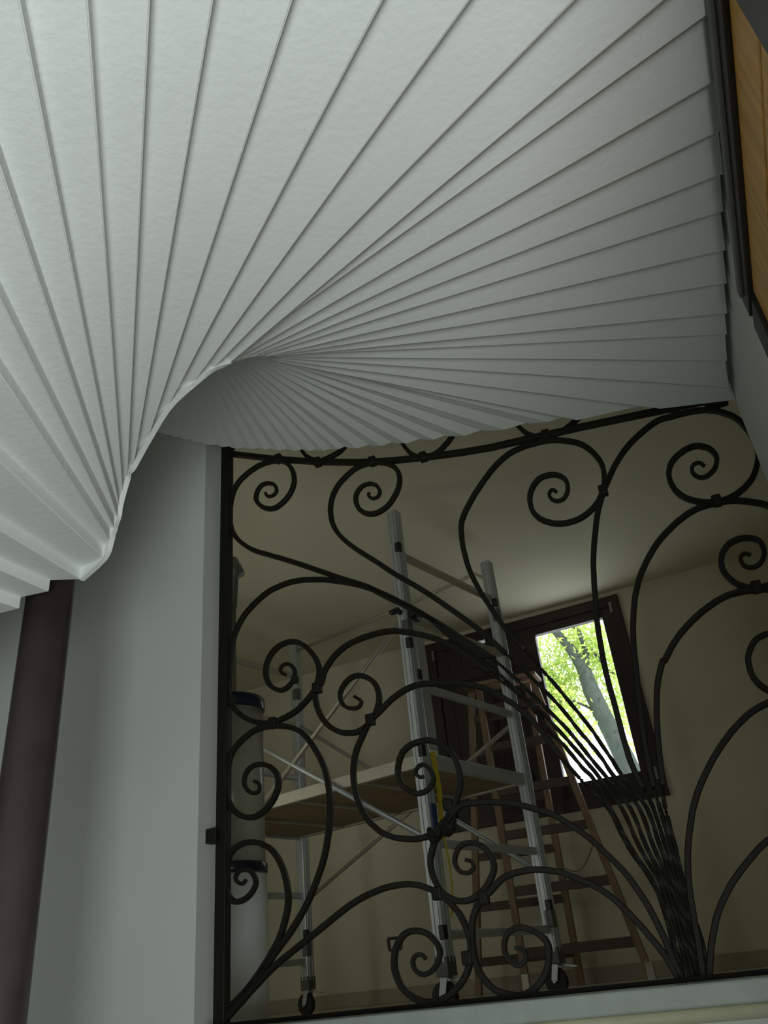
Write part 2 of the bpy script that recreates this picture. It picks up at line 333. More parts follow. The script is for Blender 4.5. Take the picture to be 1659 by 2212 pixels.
# ---------------------------------------------------------------- wrought iron grille
CURVES = {
'S1': [(-2018,2002),(-2015,1992),(-2012,1983),(-2004,1977),(-1994,1974),(-1983,1975),(-1972,1979),(-1964,1987),(-1960,1999),(-1963,2015),(-1970,2031),(-1982,2041),(-1997,2048),(-2008,2051),(-2021,2052),(-2033,2050),(-2043,2044),(-2052,2035),(-2059,2024),(-2064,2011),(-2067,1997),(-2068,1983),(-2064,1970),(-2057,1956),(-2048,1943),(-2037,1931),(-2023,1920),(-2009,1912),(-1995,1907),(-1980,1905),(-1965,1906),(-1954,1910),(-1942,1916),(-1931,1923),(-1920,1931),(-1910,1939),(-1901,1949),(-1892,1960),(-1885,1972),(-1879,1984),(-1875,1997),(-1871,2010),(-1869,2024),(-1869,2042),(-1871,2061),(-1875,2079),(-1881,2096),(-1890,2113),(-1900,2128),(-1911,2140),(-1925,2149),(-1939,2157),(-1955,2162),(-1971,2165),(-1989,2167),(-2003,2167),(-2018,2168),(-2033,2166),(-2049,2164),(-2065,2159),(-2082,2152),(-2099,2145),(-2114,2136),(-2128,2127),(-2142,2118),(-2154,2107),(-2165,2095),(-2174,2082),(-2182,2068),(-2188,2052),(-2193,2035),(-2198,2016),(-2201,1995),(-2204,1974),(-2205,1953),(-2205,1931),(-2205,1908),(-2203,1887),(-2199,1867),(-2194,1849),(-2187,1833),(-2179,1818),(-2171,1804),(-2161,1790),(-2150,1777),(-2139,1764),(-2126,1751),(-2114,1740),(-2101,1729),(-2086,1717),(-2066,1704),(-2040,1689),(-2010,1673),(-1979,1655),(-1947,1638),(-1918,1621),(-1888,1603),(-1857,1585),(-1825,1565),(-1791,1544),(-1755,1522),(-1720,1500),(-1685,1478),(-1651,1458),(-1616,1438),(-1584,1419),(-1558,1403),(-1542,1391),(-1534,1383),(-1525,1374),(-1511,1362),(-1487,1343),(-1459,1321),(-1429,1298),(-1400,1275),(-1372,1253),(-1344,1230),(-1317,1208),(-1292,1186),(-1270,1166),(-1250,1146),(-1231,1127),(-1213,1108),(-1195,1092),(-1179,1076),(-1163,1061),(-1147,1045),(-1130,1028),(-1114,1012),(-1097,995),(-1081,976),(-1064,955),(-1047,933),(-1031,910),(-1014,887),(-996,862),(-977,835),(-959,810),(-945,789),(-936,776),(-930,766),(-925,759),(-918,749),(-909,736),(-899,721),(-889,707),(-880,692),(-872,679),(-865,666),(-858,653),(-851,639),(-843,625),(-836,610),(-828,595),(-820,579),(-812,564),(-804,549),(-795,533),(-784,513),(-771,489),(-756,461),(-741,432),(-729,402),(-722,372),(-717,342),(-713,310),(-708,279),(-700,249),(-691,218),(-683,187),(-677,155),(-672,119),(-670,83),(-668,47),(-666,14),(-665,-14),(-665,-40),(-665,-64),(-665,-89)],
'S2': [(-1513,1851),(-1516,1841),(-1515,1832),(-1507,1822),(-1496,1815),(-1483,1815),(-1471,1821),(-1465,1831),(-1462,1845),(-1466,1860),(-1474,1876),(-1483,1884),(-1494,1891),(-1505,1896),(-1518,1897),(-1531,1896),(-1543,1892),(-1553,1884),(-1563,1875),(-1570,1864),(-1575,1852),(-1577,1839),(-1577,1825),(-1575,1810),(-1571,1795),(-1565,1781),(-1555,1768),(-1544,1757),(-1531,1748),(-1517,1742),(-1503,1739),(-1487,1739),(-1475,1741),(-1462,1745),(-1450,1750),(-1437,1758),(-1425,1767),(-1413,1779),(-1402,1793),(-1392,1806),(-1384,1819),(-1377,1833),(-1372,1847),(-1368,1861),(-1365,1875),(-1365,1889),(-1366,1903),(-1368,1916),(-1374,1931),(-1382,1944),(-1392,1956),(-1404,1966),(-1417,1976),(-1431,1984),(-1444,1990),(-1458,1996),(-1475,1999),(-1491,2002),(-1509,2003),(-1528,2003),(-1546,2001),(-1562,1996),(-1578,1990),(-1593,1981),(-1607,1972),(-1622,1961),(-1637,1950),(-1650,1937),(-1662,1923),(-1672,1908),(-1681,1893),(-1688,1876),(-1693,1859),(-1697,1842),(-1700,1824),(-1701,1807),(-1700,1789),(-1699,1773),(-1697,1756),(-1693,1740),(-1688,1724),(-1682,1709),(-1675,1694),(-1666,1679),(-1656,1663),(-1643,1646),(-1630,1629),(-1614,1611),(-1597,1592),(-1576,1571),(-1554,1549),(-1531,1527),(-1510,1507),(-1493,1489),(-1478,1474),(-1461,1456),(-1439,1434),(-1410,1407),(-1376,1377),(-1340,1343),(-1300,1304),(-1256,1258),(-1208,1206),(-1161,1155),(-1123,1111),(-1094,1074),(-1071,1042),(-1052,1014),(-1035,989),(-1019,968),(-1005,950),(-993,935),(-982,919),(-971,902),(-960,886),(-950,870),(-941,855),(-932,842),(-924,830),(-915,818),(-907,805),(-897,788),(-886,770),(-876,752),(-867,735),(-860,721),(-854,708),(-848,695),(-841,682),(-834,667),(-826,653),(-817,639),(-810,624),(-802,610),(-795,597),(-789,583),(-782,569),(-777,557),(-773,545),(-768,531),(-760,513),(-747,488),(-730,459),(-714,429),(-702,398),(-695,368),(-692,338),(-690,307),(-686,276),(-681,246),(-674,216),(-668,185),(-664,153),(-660,118),(-657,81),(-655,45),(-654,13),(-653,-16),(-653,-41),(-653,-65),(-652,-89)],
'S3': [(-1946,1104),(-1954,1108),(-1961,1112),(-1966,1118),(-1969,1125),(-1969,1133),(-1965,1140),(-1959,1146),(-1950,1148),(-1940,1148),(-1929,1144),(-1920,1138),(-1913,1129),(-1907,1118),(-1904,1105),(-1905,1096),(-1908,1087),(-1912,1078),(-1917,1069),(-1925,1061),(-1933,1054),(-1941,1048),(-1951,1044),(-1960,1042),(-1973,1043),(-1987,1049),(-1997,1055),(-2008,1063),(-2017,1072),(-2023,1082),(-2028,1092),(-2032,1102),(-2034,1113),(-2036,1124),(-2036,1136),(-2035,1148),(-2032,1161),(-2028,1173),(-2024,1182),(-2019,1191),(-2013,1200),(-2007,1208),(-1997,1217),(-1986,1225),(-1975,1231),(-1962,1236),(-1949,1239),(-1936,1241),(-1923,1241),(-1910,1239),(-1898,1236),(-1887,1231),(-1876,1224),(-1865,1215),(-1856,1208),(-1848,1199),(-1840,1190),(-1833,1180),(-1826,1171),(-1819,1160),(-1813,1150),(-1808,1140),(-1803,1126),(-1799,1113),(-1797,1099),(-1797,1088),(-1798,1078),(-1800,1067),(-1803,1056),(-1807,1044),(-1812,1033),(-1818,1021),(-1825,1011),(-1833,1001),(-1841,993),(-1850,985),(-1860,977),(-1870,969),(-1881,961),(-1892,953),(-1904,946),(-1916,941),(-1928,936),(-1941,932),(-1954,928),(-1967,925),(-1981,921),(-1994,919),(-2007,918),(-2020,918),(-2033,920),(-2045,922),(-2057,925),(-2072,929),(-2086,934),(-2099,940),(-2110,946),(-2121,952),(-2131,959),(-2142,967),(-2152,976),(-2162,986),(-2172,996),(-2180,1006),(-2189,1019),(-2195,1031),(-2200,1045),(-2203,1055),(-2207,1066),(-2209,1077),(-2210,1091),(-2210,1108),(-2209,1127),(-2207,1147),(-2206,1166),(-2205,1182),(-2205,1196),(-2204,1211),(-2203,1226),(-2201,1243),(-2199,1260),(-2196,1277),(-2192,1294),(-2188,1311),(-2182,1327),(-2175,1344),(-2167,1360),(-2158,1375),(-2148,1391),(-2136,1406),(-2121,1422),(-2102,1438),(-2081,1455),(-2058,1470),(-2036,1483),(-2015,1493),(-1994,1500),(-1973,1504),(-1952,1508),(-1932,1511),(-1912,1512),(-1891,1512),(-1869,1510),(-1844,1507),(-1817,1501),(-1790,1495),(-1765,1489),(-1740,1481),(-1716,1472),(-1693,1463),(-1671,1455),(-1651,1446),(-1632,1438),(-1614,1429),(-1595,1420),(-1578,1410),(-1561,1400),(-1543,1389),(-1522,1376),(-1498,1358),(-1471,1338),(-1444,1317),(-1418,1296),(-1392,1275),(-1366,1253),(-1341,1231),(-1318,1209),(-1298,1186),(-1280,1163),(-1263,1140),(-1246,1120),(-1230,1103),(-1213,1089),(-1197,1075),(-1181,1060),(-1165,1044),(-1149,1027),(-1133,1010),(-1119,993),(-1106,975),(-1094,956),(-1083,936),(-1070,916),(-1055,894),(-1039,872),(-1023,850),(-1007,828),(-992,808),(-976,788),(-960,770),(-947,753),(-937,738),(-929,724),(-921,711),(-913,698),(-904,685),(-896,672),(-888,658),(-879,644),(-871,629),(-862,615),(-853,599),(-844,583),(-835,567),(-826,551),(-816,534),(-806,513),(-794,489),(-780,463),(-767,435),(-756,406),(-748,376),(-742,345),(-737,314),(-729,282),(-720,251),(-708,220),(-698,189),(-690,156),(-685,121),(-682,84),(-680,48),(-679,15),(-678,-13),(-678,-39),(-677,-64),(-677,-89)],
'S4': [(-1657,956),(-1650,951),(-1643,945),(-1634,938),(-1628,930),(-1631,920),(-1639,912),(-1647,909),(-1657,909),(-1668,910),(-1677,913),(-1687,917),(-1696,923),(-1703,929),(-1708,938),(-1712,946),(-1714,956),(-1715,967),(-1714,978),(-1710,989),(-1704,1000),(-1696,1010),(-1690,1016),(-1682,1023),(-1674,1028),(-1665,1032),(-1653,1035),(-1641,1036),(-1628,1035),(-1618,1031),(-1606,1026),(-1596,1019),(-1586,1012),(-1578,1004),(-1571,996),(-1565,986),(-1561,976),(-1557,964),(-1555,952),(-1554,939),(-1555,926),(-1557,914),(-1562,901),(-1567,888),(-1574,876),(-1581,865),(-1590,854),(-1600,844),(-1609,836),(-1620,829),(-1631,824),(-1642,820),(-1654,817),(-1666,816),(-1678,817),(-1691,819),(-1703,821),(-1716,825),(-1728,831),(-1740,837),(-1752,845),(-1763,854),(-1774,865),(-1784,877),(-1793,890),(-1800,903),(-1807,918),(-1812,933),(-1816,949),(-1819,966),(-1821,983),(-1821,1000),(-1819,1013),(-1812,1023),(-1801,1029),(-1792,1037),(-1787,1047),(-1784,1059),(-1780,1071),(-1774,1084),(-1764,1098),(-1752,1112),(-1739,1127),(-1725,1139),(-1709,1150),(-1692,1160),(-1674,1169),(-1654,1176),(-1631,1181),(-1605,1186),(-1580,1189),(-1555,1191),(-1532,1192),(-1511,1192),(-1490,1190),(-1467,1186),(-1441,1179),(-1414,1169),(-1387,1159),(-1362,1148),(-1339,1137),(-1317,1125),(-1296,1113),(-1276,1100),(-1256,1086),(-1237,1070),(-1218,1054),(-1201,1038),(-1185,1021),(-1170,1004),(-1155,987),(-1141,970),(-1125,953),(-1110,937),(-1095,920),(-1080,904),(-1065,888),(-1050,873),(-1035,857),(-1021,840),(-1007,821),(-993,802),(-981,782),(-969,762),(-959,741),(-950,720),(-941,700),(-933,683),(-925,670),(-917,660),(-910,651),(-902,641),(-895,629),(-889,617),(-882,604),(-875,592),(-869,580),(-862,568),(-856,556),(-849,545),(-843,537),(-837,530),(-831,522),(-825,509),(-817,490),(-808,466),(-799,439),(-791,411),(-783,382),(-775,350),(-767,318),(-757,286),(-744,254),(-730,223),(-716,191),(-706,158),(-700,123),(-697,86),(-696,50),(-695,17),(-694,-12),(-693,-38),(-693,-63),(-693,-89)],
'S7': [(-1412,612),(-1420,611),(-1428,612),(-1437,619),(-1443,628),(-1441,638),(-1434,646),(-1427,651),(-1418,654),(-1410,654),(-1401,649),(-1393,640),(-1386,631),(-1381,621),(-1378,610),(-1377,599),(-1381,589),(-1387,580),(-1394,572),(-1402,566),(-1412,561),(-1422,558),(-1432,557),(-1443,557),(-1454,560),(-1464,565),(-1474,572),(-1483,579),(-1491,587),(-1497,595),(-1501,603),(-1505,611),(-1507,620),(-1508,630),(-1509,641),(-1508,652),(-1506,663),(-1502,675),(-1497,688),(-1491,700),(-1484,710),(-1476,717),(-1467,723),(-1457,728),(-1447,732),(-1436,735),(-1423,737),(-1411,738),(-1399,738),(-1389,738),(-1379,736),(-1370,733),(-1360,729),(-1349,724),(-1338,717),(-1327,709),(-1318,700),(-1310,691),(-1302,681),(-1296,670),(-1291,658),(-1287,645),(-1283,631),(-1281,616),(-1280,602),(-1280,588),(-1281,575),(-1284,562),(-1288,549),(-1293,537),(-1299,525),(-1306,512),(-1314,501),(-1322,488),(-1332,476),(-1342,465),(-1352,454),(-1362,444),(-1372,435),(-1383,427),(-1395,420),(-1407,415),(-1420,412),(-1434,409),(-1447,408),(-1460,407),(-1473,408),(-1485,410),(-1498,412),(-1510,414),(-1523,417),(-1536,420),(-1548,424),(-1561,430),(-1574,436),(-1586,443),(-1598,451),(-1609,461),(-1620,472),(-1631,483),(-1640,496),(-1649,509),(-1656,524),(-1663,539),(-1669,554),(-1673,568),(-1677,582),(-1679,596),(-1681,611),(-1683,626),(-1684,642),(-1684,657),(-1683,674),(-1681,690),(-1677,708),(-1673,725),(-1667,741),(-1660,757),(-1651,772),(-1642,787),(-1634,800),(-1626,813),(-1618,826),(-1610,837),(-1601,848),(-1591,856),(-1580,864),(-1568,871),(-1556,879),(-1543,888),(-1531,898),(-1517,907),(-1503,916),(-1487,924),(-1470,932),(-1452,939),(-1436,944),(-1421,947),(-1407,949),(-1393,950),(-1380,950),(-1366,949),(-1352,946),(-1339,943),(-1325,941),(-1312,939),(-1300,937),(-1287,935),(-1273,932),(-1258,929),(-1243,925),(-1228,921),(-1212,916),(-1196,910),(-1179,904),(-1162,896),(-1145,887),(-1128,876),(-1110,863),(-1093,850),(-1078,837),(-1065,825),(-1052,814),(-1041,803),(-1030,790),(-1018,777),(-1008,762),(-997,748),(-987,732),(-977,715),(-967,697),(-958,678),(-948,659),(-938,640),(-928,620),(-918,601),(-907,581),(-896,561),(-884,541),(-871,521),(-858,500),(-843,480),(-828,459),(-813,438),(-799,413),(-789,384),(-781,352),(-773,319),(-764,287),(-750,255),(-735,224),(-721,192),(-710,159),(-704,123),(-701,86),(-700,50),(-699,17),(-698,-12),(-697,-38),(-697,-63),(-697,-89)],
'T1': [(-723,1617),(-730,1628),(-737,1634),(-747,1629),(-753,1618),(-754,1605),(-749,1592),(-740,1582),(-728,1576),(-719,1576),(-708,1577),(-699,1582),(-691,1591),(-683,1603),(-678,1616),(-675,1630),(-674,1644),(-676,1657),(-681,1669),(-689,1680),(-698,1689),(-708,1695),(-719,1700),(-731,1703),(-741,1704),(-752,1704),(-763,1703),(-774,1700),(-785,1694),(-795,1685),(-805,1676),(-813,1665),(-820,1654),(-826,1641),(-831,1627),(-834,1613),(-835,1599),(-835,1584),(-834,1569),(-831,1555),(-826,1543),(-820,1532),(-813,1521),(-804,1512),(-793,1502),(-781,1494),(-768,1486),(-755,1480),(-742,1476),(-729,1473),(-716,1471),(-702,1471),(-686,1472),(-670,1474),(-653,1478),(-638,1484),(-623,1492),(-608,1501),(-594,1512),(-582,1523),(-571,1535),(-561,1549),(-553,1563),(-546,1576),(-540,1589),(-535,1601),(-532,1614),(-529,1628),(-527,1643),(-525,1660),(-524,1677),(-526,1693),(-529,1710),(-535,1727),(-541,1744),(-549,1760),(-557,1774),(-566,1787),(-576,1800),(-587,1811),(-600,1821),(-614,1830),(-629,1838),(-644,1845),(-659,1852),(-674,1858),(-689,1863),(-705,1867),(-721,1869),(-738,1871),(-754,1871),(-770,1871),(-786,1871),(-801,1871),(-816,1869),(-830,1867),(-844,1864),(-858,1861),(-871,1857),(-885,1851),(-900,1843),(-915,1834),(-930,1824),(-945,1813),(-958,1802),(-971,1791),(-983,1778),(-998,1764),(-1014,1747),(-1032,1727),(-1050,1707),(-1066,1686),(-1082,1665),(-1098,1643),(-1111,1621),(-1122,1601),(-1128,1581),(-1132,1562),(-1133,1544),(-1135,1525),(-1136,1506),(-1136,1487),(-1136,1467),(-1134,1447),(-1133,1427),(-1131,1406),(-1128,1385),(-1124,1364),(-1119,1343),(-1113,1321),(-1107,1300),(-1100,1280),(-1095,1262),(-1089,1247),(-1083,1230),(-1075,1212),(-1066,1189),(-1056,1163),(-1045,1138),(-1034,1114),(-1023,1092),(-1011,1072),(-999,1052),(-987,1032),(-975,1011),(-963,989),(-952,969),(-943,952),(-936,940),(-932,932),(-928,925),(-924,916),(-917,904),(-909,891),(-902,878),(-894,865),(-887,853),(-881,840),(-874,827),(-866,812),(-858,795),(-848,776),(-838,757),(-829,740),(-820,723),(-813,708),(-805,693),(-798,677),(-790,660),(-783,641),(-776,623),(-770,607),(-764,593),(-759,580),(-754,568),(-749,557),(-746,546),(-743,537),(-739,525),(-732,508),(-720,484),(-705,456),(-690,425),(-678,395),(-673,365),(-670,335),(-669,304),(-667,274),(-664,244),(-660,214),(-656,184),(-652,152),(-649,117),(-647,80),(-645,44),(-643,11),(-642,-16),(-642,-41),(-642,-65),(-642,-89)],
'T2': [(-163,1567),(-169,1578),(-177,1587),(-184,1588),(-193,1587),(-201,1582),(-206,1575),(-210,1564),(-211,1554),(-208,1543),(-202,1532),(-194,1525),(-185,1521),(-174,1521),(-163,1523),(-154,1528),(-144,1534),(-134,1542),(-127,1551),(-121,1561),(-116,1572),(-112,1583),(-111,1594),(-112,1604),(-115,1615),(-119,1625),(-125,1635),(-132,1643),(-142,1650),(-152,1657),(-162,1661),(-173,1663),(-185,1663),(-196,1661),(-209,1658),(-222,1652),(-237,1645),(-251,1636),(-263,1626),(-273,1616),(-281,1604),(-287,1592),(-292,1579),(-296,1566),(-297,1552),(-298,1538),(-297,1525),(-294,1511),(-291,1498),(-285,1485),(-279,1473),(-271,1462),(-261,1451),(-250,1442),(-239,1434),(-227,1427),(-215,1421),(-202,1416),(-189,1412),(-176,1409),(-162,1407),(-149,1406),(-135,1407),(-120,1410),(-104,1414),(-89,1419),(-74,1427),(-59,1435),(-44,1446),(-30,1457),(-17,1470),(-6,1485),(5,1502),(14,1520),(21,1536),(27,1549),(30,1561),(33,1573),(34,1587),(35,1602),(36,1618),(35,1634),(33,1652),(29,1670),(24,1689),(18,1708),(11,1725),(2,1740),(-8,1754),(-20,1766),(-32,1777),(-44,1787),(-58,1796),(-73,1803),(-87,1810),(-103,1814),(-118,1817),(-134,1820),(-150,1821),(-167,1822),(-184,1823),(-201,1822),(-217,1822),(-232,1823),(-245,1823),(-258,1823),(-272,1820),(-287,1815),(-302,1808),(-318,1800),(-334,1791),(-350,1782),(-366,1772),(-383,1761),(-399,1749),(-415,1736),(-431,1721),(-447,1705),(-461,1689),(-475,1673),(-487,1657),(-499,1640),(-511,1623),(-522,1606),(-533,1590),(-544,1573),(-554,1555),(-564,1535),(-574,1515),(-584,1494),(-593,1471),(-602,1447),(-610,1422),(-618,1397),(-626,1373),(-633,1350),(-639,1328),(-645,1306),(-651,1282),(-656,1257),(-661,1229),(-666,1203),(-670,1179),(-673,1157),(-676,1138),(-678,1120),(-680,1104),(-682,1092),(-685,1084),(-687,1074),(-689,1059),(-691,1036),(-694,1008),(-696,978),(-698,949),(-700,921),(-701,892),(-702,863),(-702,834),(-702,806),(-701,778),(-700,750),(-699,723),(-699,694),(-698,666),(-698,638),(-697,612),(-696,588),(-695,566),(-693,544),(-689,519),(-683,489),(-674,457),(-665,424),(-658,392),(-655,361),(-653,331),(-652,302),(-651,272),(-649,242),(-647,212),(-645,182),(-643,151),(-640,116),(-638,79),(-635,43),(-633,11),(-633,-17),(-632,-42),(-632,-66),(-632,-89)],
'T3': [(-116,1171),(-123,1176),(-129,1181),(-136,1183),(-146,1177),(-153,1166),(-154,1157),(-153,1147),(-150,1138),(-143,1131),(-135,1126),(-125,1124),(-117,1124),(-108,1127),(-99,1131),(-92,1137),(-85,1144),(-79,1153),(-74,1163),(-71,1173),(-69,1183),(-69,1195),(-70,1206),(-73,1215),(-78,1222),(-85,1228),(-93,1233),(-102,1237),(-111,1240),(-121,1241),(-132,1242),(-142,1241),(-152,1238),(-163,1235),(-174,1230),(-183,1224),(-191,1216),(-199,1208),(-206,1199),(-211,1189),(-216,1178),(-219,1166),(-221,1155),(-222,1143),(-220,1131),(-218,1120),(-213,1109),(-208,1098),(-202,1089),(-195,1080),(-187,1071),(-178,1064),(-169,1058),(-159,1053),(-148,1049),(-138,1046),(-126,1045),(-115,1045),(-103,1046),(-91,1049),(-78,1053),(-64,1059),(-50,1066),(-37,1075),(-24,1087),(-12,1100),(-1,1115),(9,1131),(18,1148),(25,1167),(31,1187),(35,1207),(36,1227),(37,1247),(35,1267),(31,1285),(25,1302),(17,1317),(7,1331),(-4,1343),(-15,1353),(-27,1361),(-40,1367),(-53,1374),(-67,1381),(-82,1387),(-98,1393),(-113,1397),(-128,1400),(-142,1402),(-157,1403),(-173,1403),(-191,1403),(-210,1402),(-230,1400),(-250,1395),(-269,1389),(-289,1380),(-309,1370),(-329,1358),(-349,1345),(-369,1331),(-389,1316),(-408,1299),(-427,1280),(-445,1259),(-463,1238),(-479,1216),(-494,1195),(-507,1174),(-518,1152),(-529,1130),(-539,1107),(-547,1083),(-555,1059),(-562,1035),(-569,1012),(-575,988),(-580,964),(-585,941),(-589,918),(-592,897),(-595,874),(-599,848),(-603,819),(-609,788),(-614,756),(-619,722),(-623,688),(-627,652),(-631,615),(-634,579),(-637,543),(-639,505),(-640,470),(-641,442),(-641,425),(-640,415),(-639,405),(-638,389),(-637,363),(-637,333),(-636,301),(-635,269),(-635,240),(-634,211),(-634,181),(-633,149),(-631,115),(-628,78),(-626,42),(-624,10),(-623,-18),(-623,-43),(-623,-66),(-623,-90)],
'T4': [(-150,788),(-147,780),(-145,771),(-142,764),(-137,761),(-128,761),(-117,764),(-106,770),(-98,777),(-93,786),(-89,798),(-87,811),(-87,823),(-91,836),(-98,849),(-107,861),(-116,870),(-124,876),(-132,879),(-141,880),(-151,880),(-161,879),(-173,876),(-184,873),(-193,868),(-202,861),(-210,853),(-217,844),(-223,836),(-228,828),(-232,821),(-236,813),(-239,803),(-241,790),(-243,774),(-243,758),(-241,744),(-236,730),(-229,717),(-220,705),(-210,695),(-198,685),(-184,677),(-169,671),(-152,669),(-133,672),(-112,677),(-91,686),(-71,700),(-52,719),(-32,743),(-15,769),(-3,796),(2,825),(2,855),(-1,885),(-6,912),(-14,938),(-26,961),(-38,983),(-51,1000),(-64,1013),(-77,1022),(-90,1028),(-102,1033),(-112,1037),(-121,1038),(-130,1039),(-139,1040),(-151,1042),(-163,1043),(-176,1045),(-189,1045),(-204,1045),(-219,1044),(-234,1042),(-250,1038),(-266,1033),(-282,1027),(-299,1019),(-316,1011),(-334,1002),(-352,991),(-370,980),(-387,968),(-403,956),(-419,944),(-434,931),(-448,917),(-463,902),(-477,884),(-490,869),(-499,858),(-502,860),(-504,860),(-512,846),(-522,827),(-533,805),(-542,783),(-550,761),(-557,738),(-563,715),(-569,694),(-573,676),(-577,659),(-580,642),(-584,624),(-588,604),(-592,582),(-596,560),(-599,538),(-602,517),(-605,495),(-608,474),(-611,455),(-614,438),(-617,423),(-620,407),(-622,386),(-622,360),(-622,330),(-622,298),(-622,268),(-623,238),(-624,209),(-625,180),(-625,148),(-623,114),(-621,77),(-618,41),(-616,9),(-616,-19),(-615,-43),(-616,-66),(-616,-90)],
'Q1': [(-1180,42),(-1171,42),(-1163,40),(-1157,35),(-1151,30),(-1148,23),(-1148,17),(-1150,11),(-1154,5),(-1159,1),(-1165,-4),(-1171,-6),(-1178,-6),(-1185,-4),(-1192,0),(-1197,4),(-1202,10),(-1206,16),(-1210,22),(-1212,28),(-1214,35),(-1214,42),(-1214,49),(-1212,56),(-1210,64),(-1206,71),(-1202,78),(-1196,84),(-1190,89),(-1182,93),(-1175,96),(-1166,98),(-1158,98),(-1148,98),(-1139,96),(-1130,93),(-1121,89),(-1112,84),(-1103,79),(-1096,73),(-1089,67),(-1083,61),(-1078,54),(-1075,47),(-1073,40),(-1073,33),(-1074,24),(-1076,12),(-1079,-1),(-1084,-14),(-1090,-26),(-1098,-37),(-1107,-48),(-1117,-58),(-1127,-66),(-1138,-73),(-1150,-78),(-1162,-83),(-1173,-85),(-1184,-86),(-1194,-86),(-1205,-84),(-1215,-82),(-1226,-79),(-1236,-76),(-1246,-72),(-1256,-68),(-1264,-62),(-1272,-56),(-1279,-49),(-1286,-41),(-1292,-33),(-1298,-25),(-1303,-16),(-1307,-6),(-1310,4),(-1312,16),(-1314,27),(-1315,40),(-1316,52),(-1316,66),(-1315,80),(-1313,93),(-1311,107),(-1309,120),(-1305,134),(-1300,146),(-1293,159),(-1284,170),(-1275,181),(-1266,190),(-1258,198),(-1249,203),(-1240,208),(-1230,214),(-1219,223),(-1206,232),(-1193,241),(-1179,249),(-1164,253),(-1149,256),(-1134,258),(-1118,259),(-1103,260),(-1087,260),(-1071,259),(-1056,257),(-1039,254),(-1021,249),(-1005,245),(-992,242),(-986,240),(-979,235),(-967,229),(-951,221),(-934,212),(-918,203),(-903,194),(-888,184),(-874,174),(-860,162),(-846,149),(-833,134),(-821,118),(-808,102),(-796,85),(-784,68),(-772,50),(-762,33),(-752,18),(-743,3),(-735,-12),(-727,-27),(-721,-42),(-716,-57),(-711,-72),(-706,-87)],
'Q2': [(-1302,319),(-1294,316),(-1285,313),(-1280,309),(-1276,299),(-1278,289),(-1284,284),(-1292,279),(-1301,277),(-1310,279),(-1321,282),(-1329,289),(-1333,296),(-1337,305),(-1339,314),(-1339,323),(-1336,332),(-1331,342),(-1325,351),(-1319,358),(-1312,363),(-1304,367),(-1296,369),(-1287,370),(-1276,369),(-1265,367),(-1254,363),(-1244,358),(-1235,352),(-1227,344),(-1221,336),(-1215,327),(-1211,318),(-1208,307),(-1207,297),(-1207,287),(-1209,277),(-1213,268),(-1218,259),(-1224,250),(-1232,241),(-1240,231),(-1249,223),(-1259,215),(-1270,209),(-1282,203),(-1294,198),(-1306,195),(-1319,194),(-1332,195),(-1344,197),(-1356,201),(-1368,207),(-1378,214),(-1388,222),(-1397,232),(-1404,242),(-1411,255),(-1416,268),(-1420,280),(-1423,292),(-1425,304),(-1426,316),(-1425,328),(-1423,341),(-1418,354),(-1413,367),(-1407,380),(-1401,391),(-1394,403),(-1387,414),(-1378,424),(-1368,435),(-1357,445),(-1345,454),(-1334,463),(-1323,472),(-1313,480),(-1302,487),(-1291,492),(-1280,495),(-1269,496),(-1257,495),(-1245,495),(-1231,494),(-1217,493),(-1201,491),(-1185,488),(-1166,485),(-1145,481),(-1125,477),(-1105,471),(-1087,465),(-1070,458),(-1053,451),(-1037,444),(-1021,437),(-1007,431),(-992,424),(-977,415),(-962,404),(-946,391),(-931,378),(-917,366),(-904,354),(-892,343),(-881,332),(-871,320),(-861,309),(-853,299),(-844,287),(-834,274),(-822,258),(-809,241),(-796,222),(-784,202),(-773,179),(-762,155),(-751,130),(-743,107),(-736,85),(-730,63),(-725,42),(-720,23),(-717,6),(-714,-10),(-711,-25),(-709,-39),(-706,-52),(-703,-64),(-700,-76),(-698,-87)],
'U1': [(-172,465),(-182,462),(-192,458),(-201,455),(-208,457),(-213,464),(-217,476),(-218,489),(-214,501),(-205,512),(-192,523),(-176,531),(-162,536),(-148,532),(-133,522),(-120,513),(-108,511),(-97,519),(-87,532),(-79,548),(-76,564),(-81,581),(-91,600),(-103,618),(-115,632),(-127,641),(-139,647),(-151,650),(-165,653),(-178,656),(-192,657),(-207,656),(-223,654),(-240,650),(-258,644),(-277,636),(-297,626),(-317,613),(-339,598),(-361,582),(-381,564),(-401,547),(-420,528),(-439,509),(-456,489),(-473,469),(-490,448),(-505,427),(-519,406),(-532,384),(-544,362),(-554,339),(-564,316),(-573,294),(-581,272),(-589,249),(-595,227),(-601,205),(-606,183),(-610,161),(-613,139),(-616,119),(-618,99),(-620,79),(-622,59),(-624,37),(-626,15),(-628,-7),(-630,-26),(-632,-44),(-634,-59),(-636,-74),(-637,-89)],
'U2': [(-288,159),(-297,152),(-306,144),(-315,138),(-321,137),(-324,143),(-326,153),(-325,165),(-321,176),(-312,185),(-299,195),(-285,203),(-271,208),(-259,205),(-247,197),(-235,190),(-226,189),(-217,197),(-208,210),(-202,225),(-203,237),(-211,248),(-226,259),(-244,268),(-263,272),(-283,271),(-306,266),(-330,258),(-351,250),(-370,240),(-387,229),(-403,217),(-420,204),(-437,191),(-454,177),(-471,162),(-487,148),(-502,132),(-516,116),(-530,100),(-542,84),(-553,68),(-563,52),(-571,35),(-579,20),(-586,6),(-592,-7),(-597,-20),(-602,-33),(-607,-47),(-612,-61),(-616,-75),(-621,-89)],
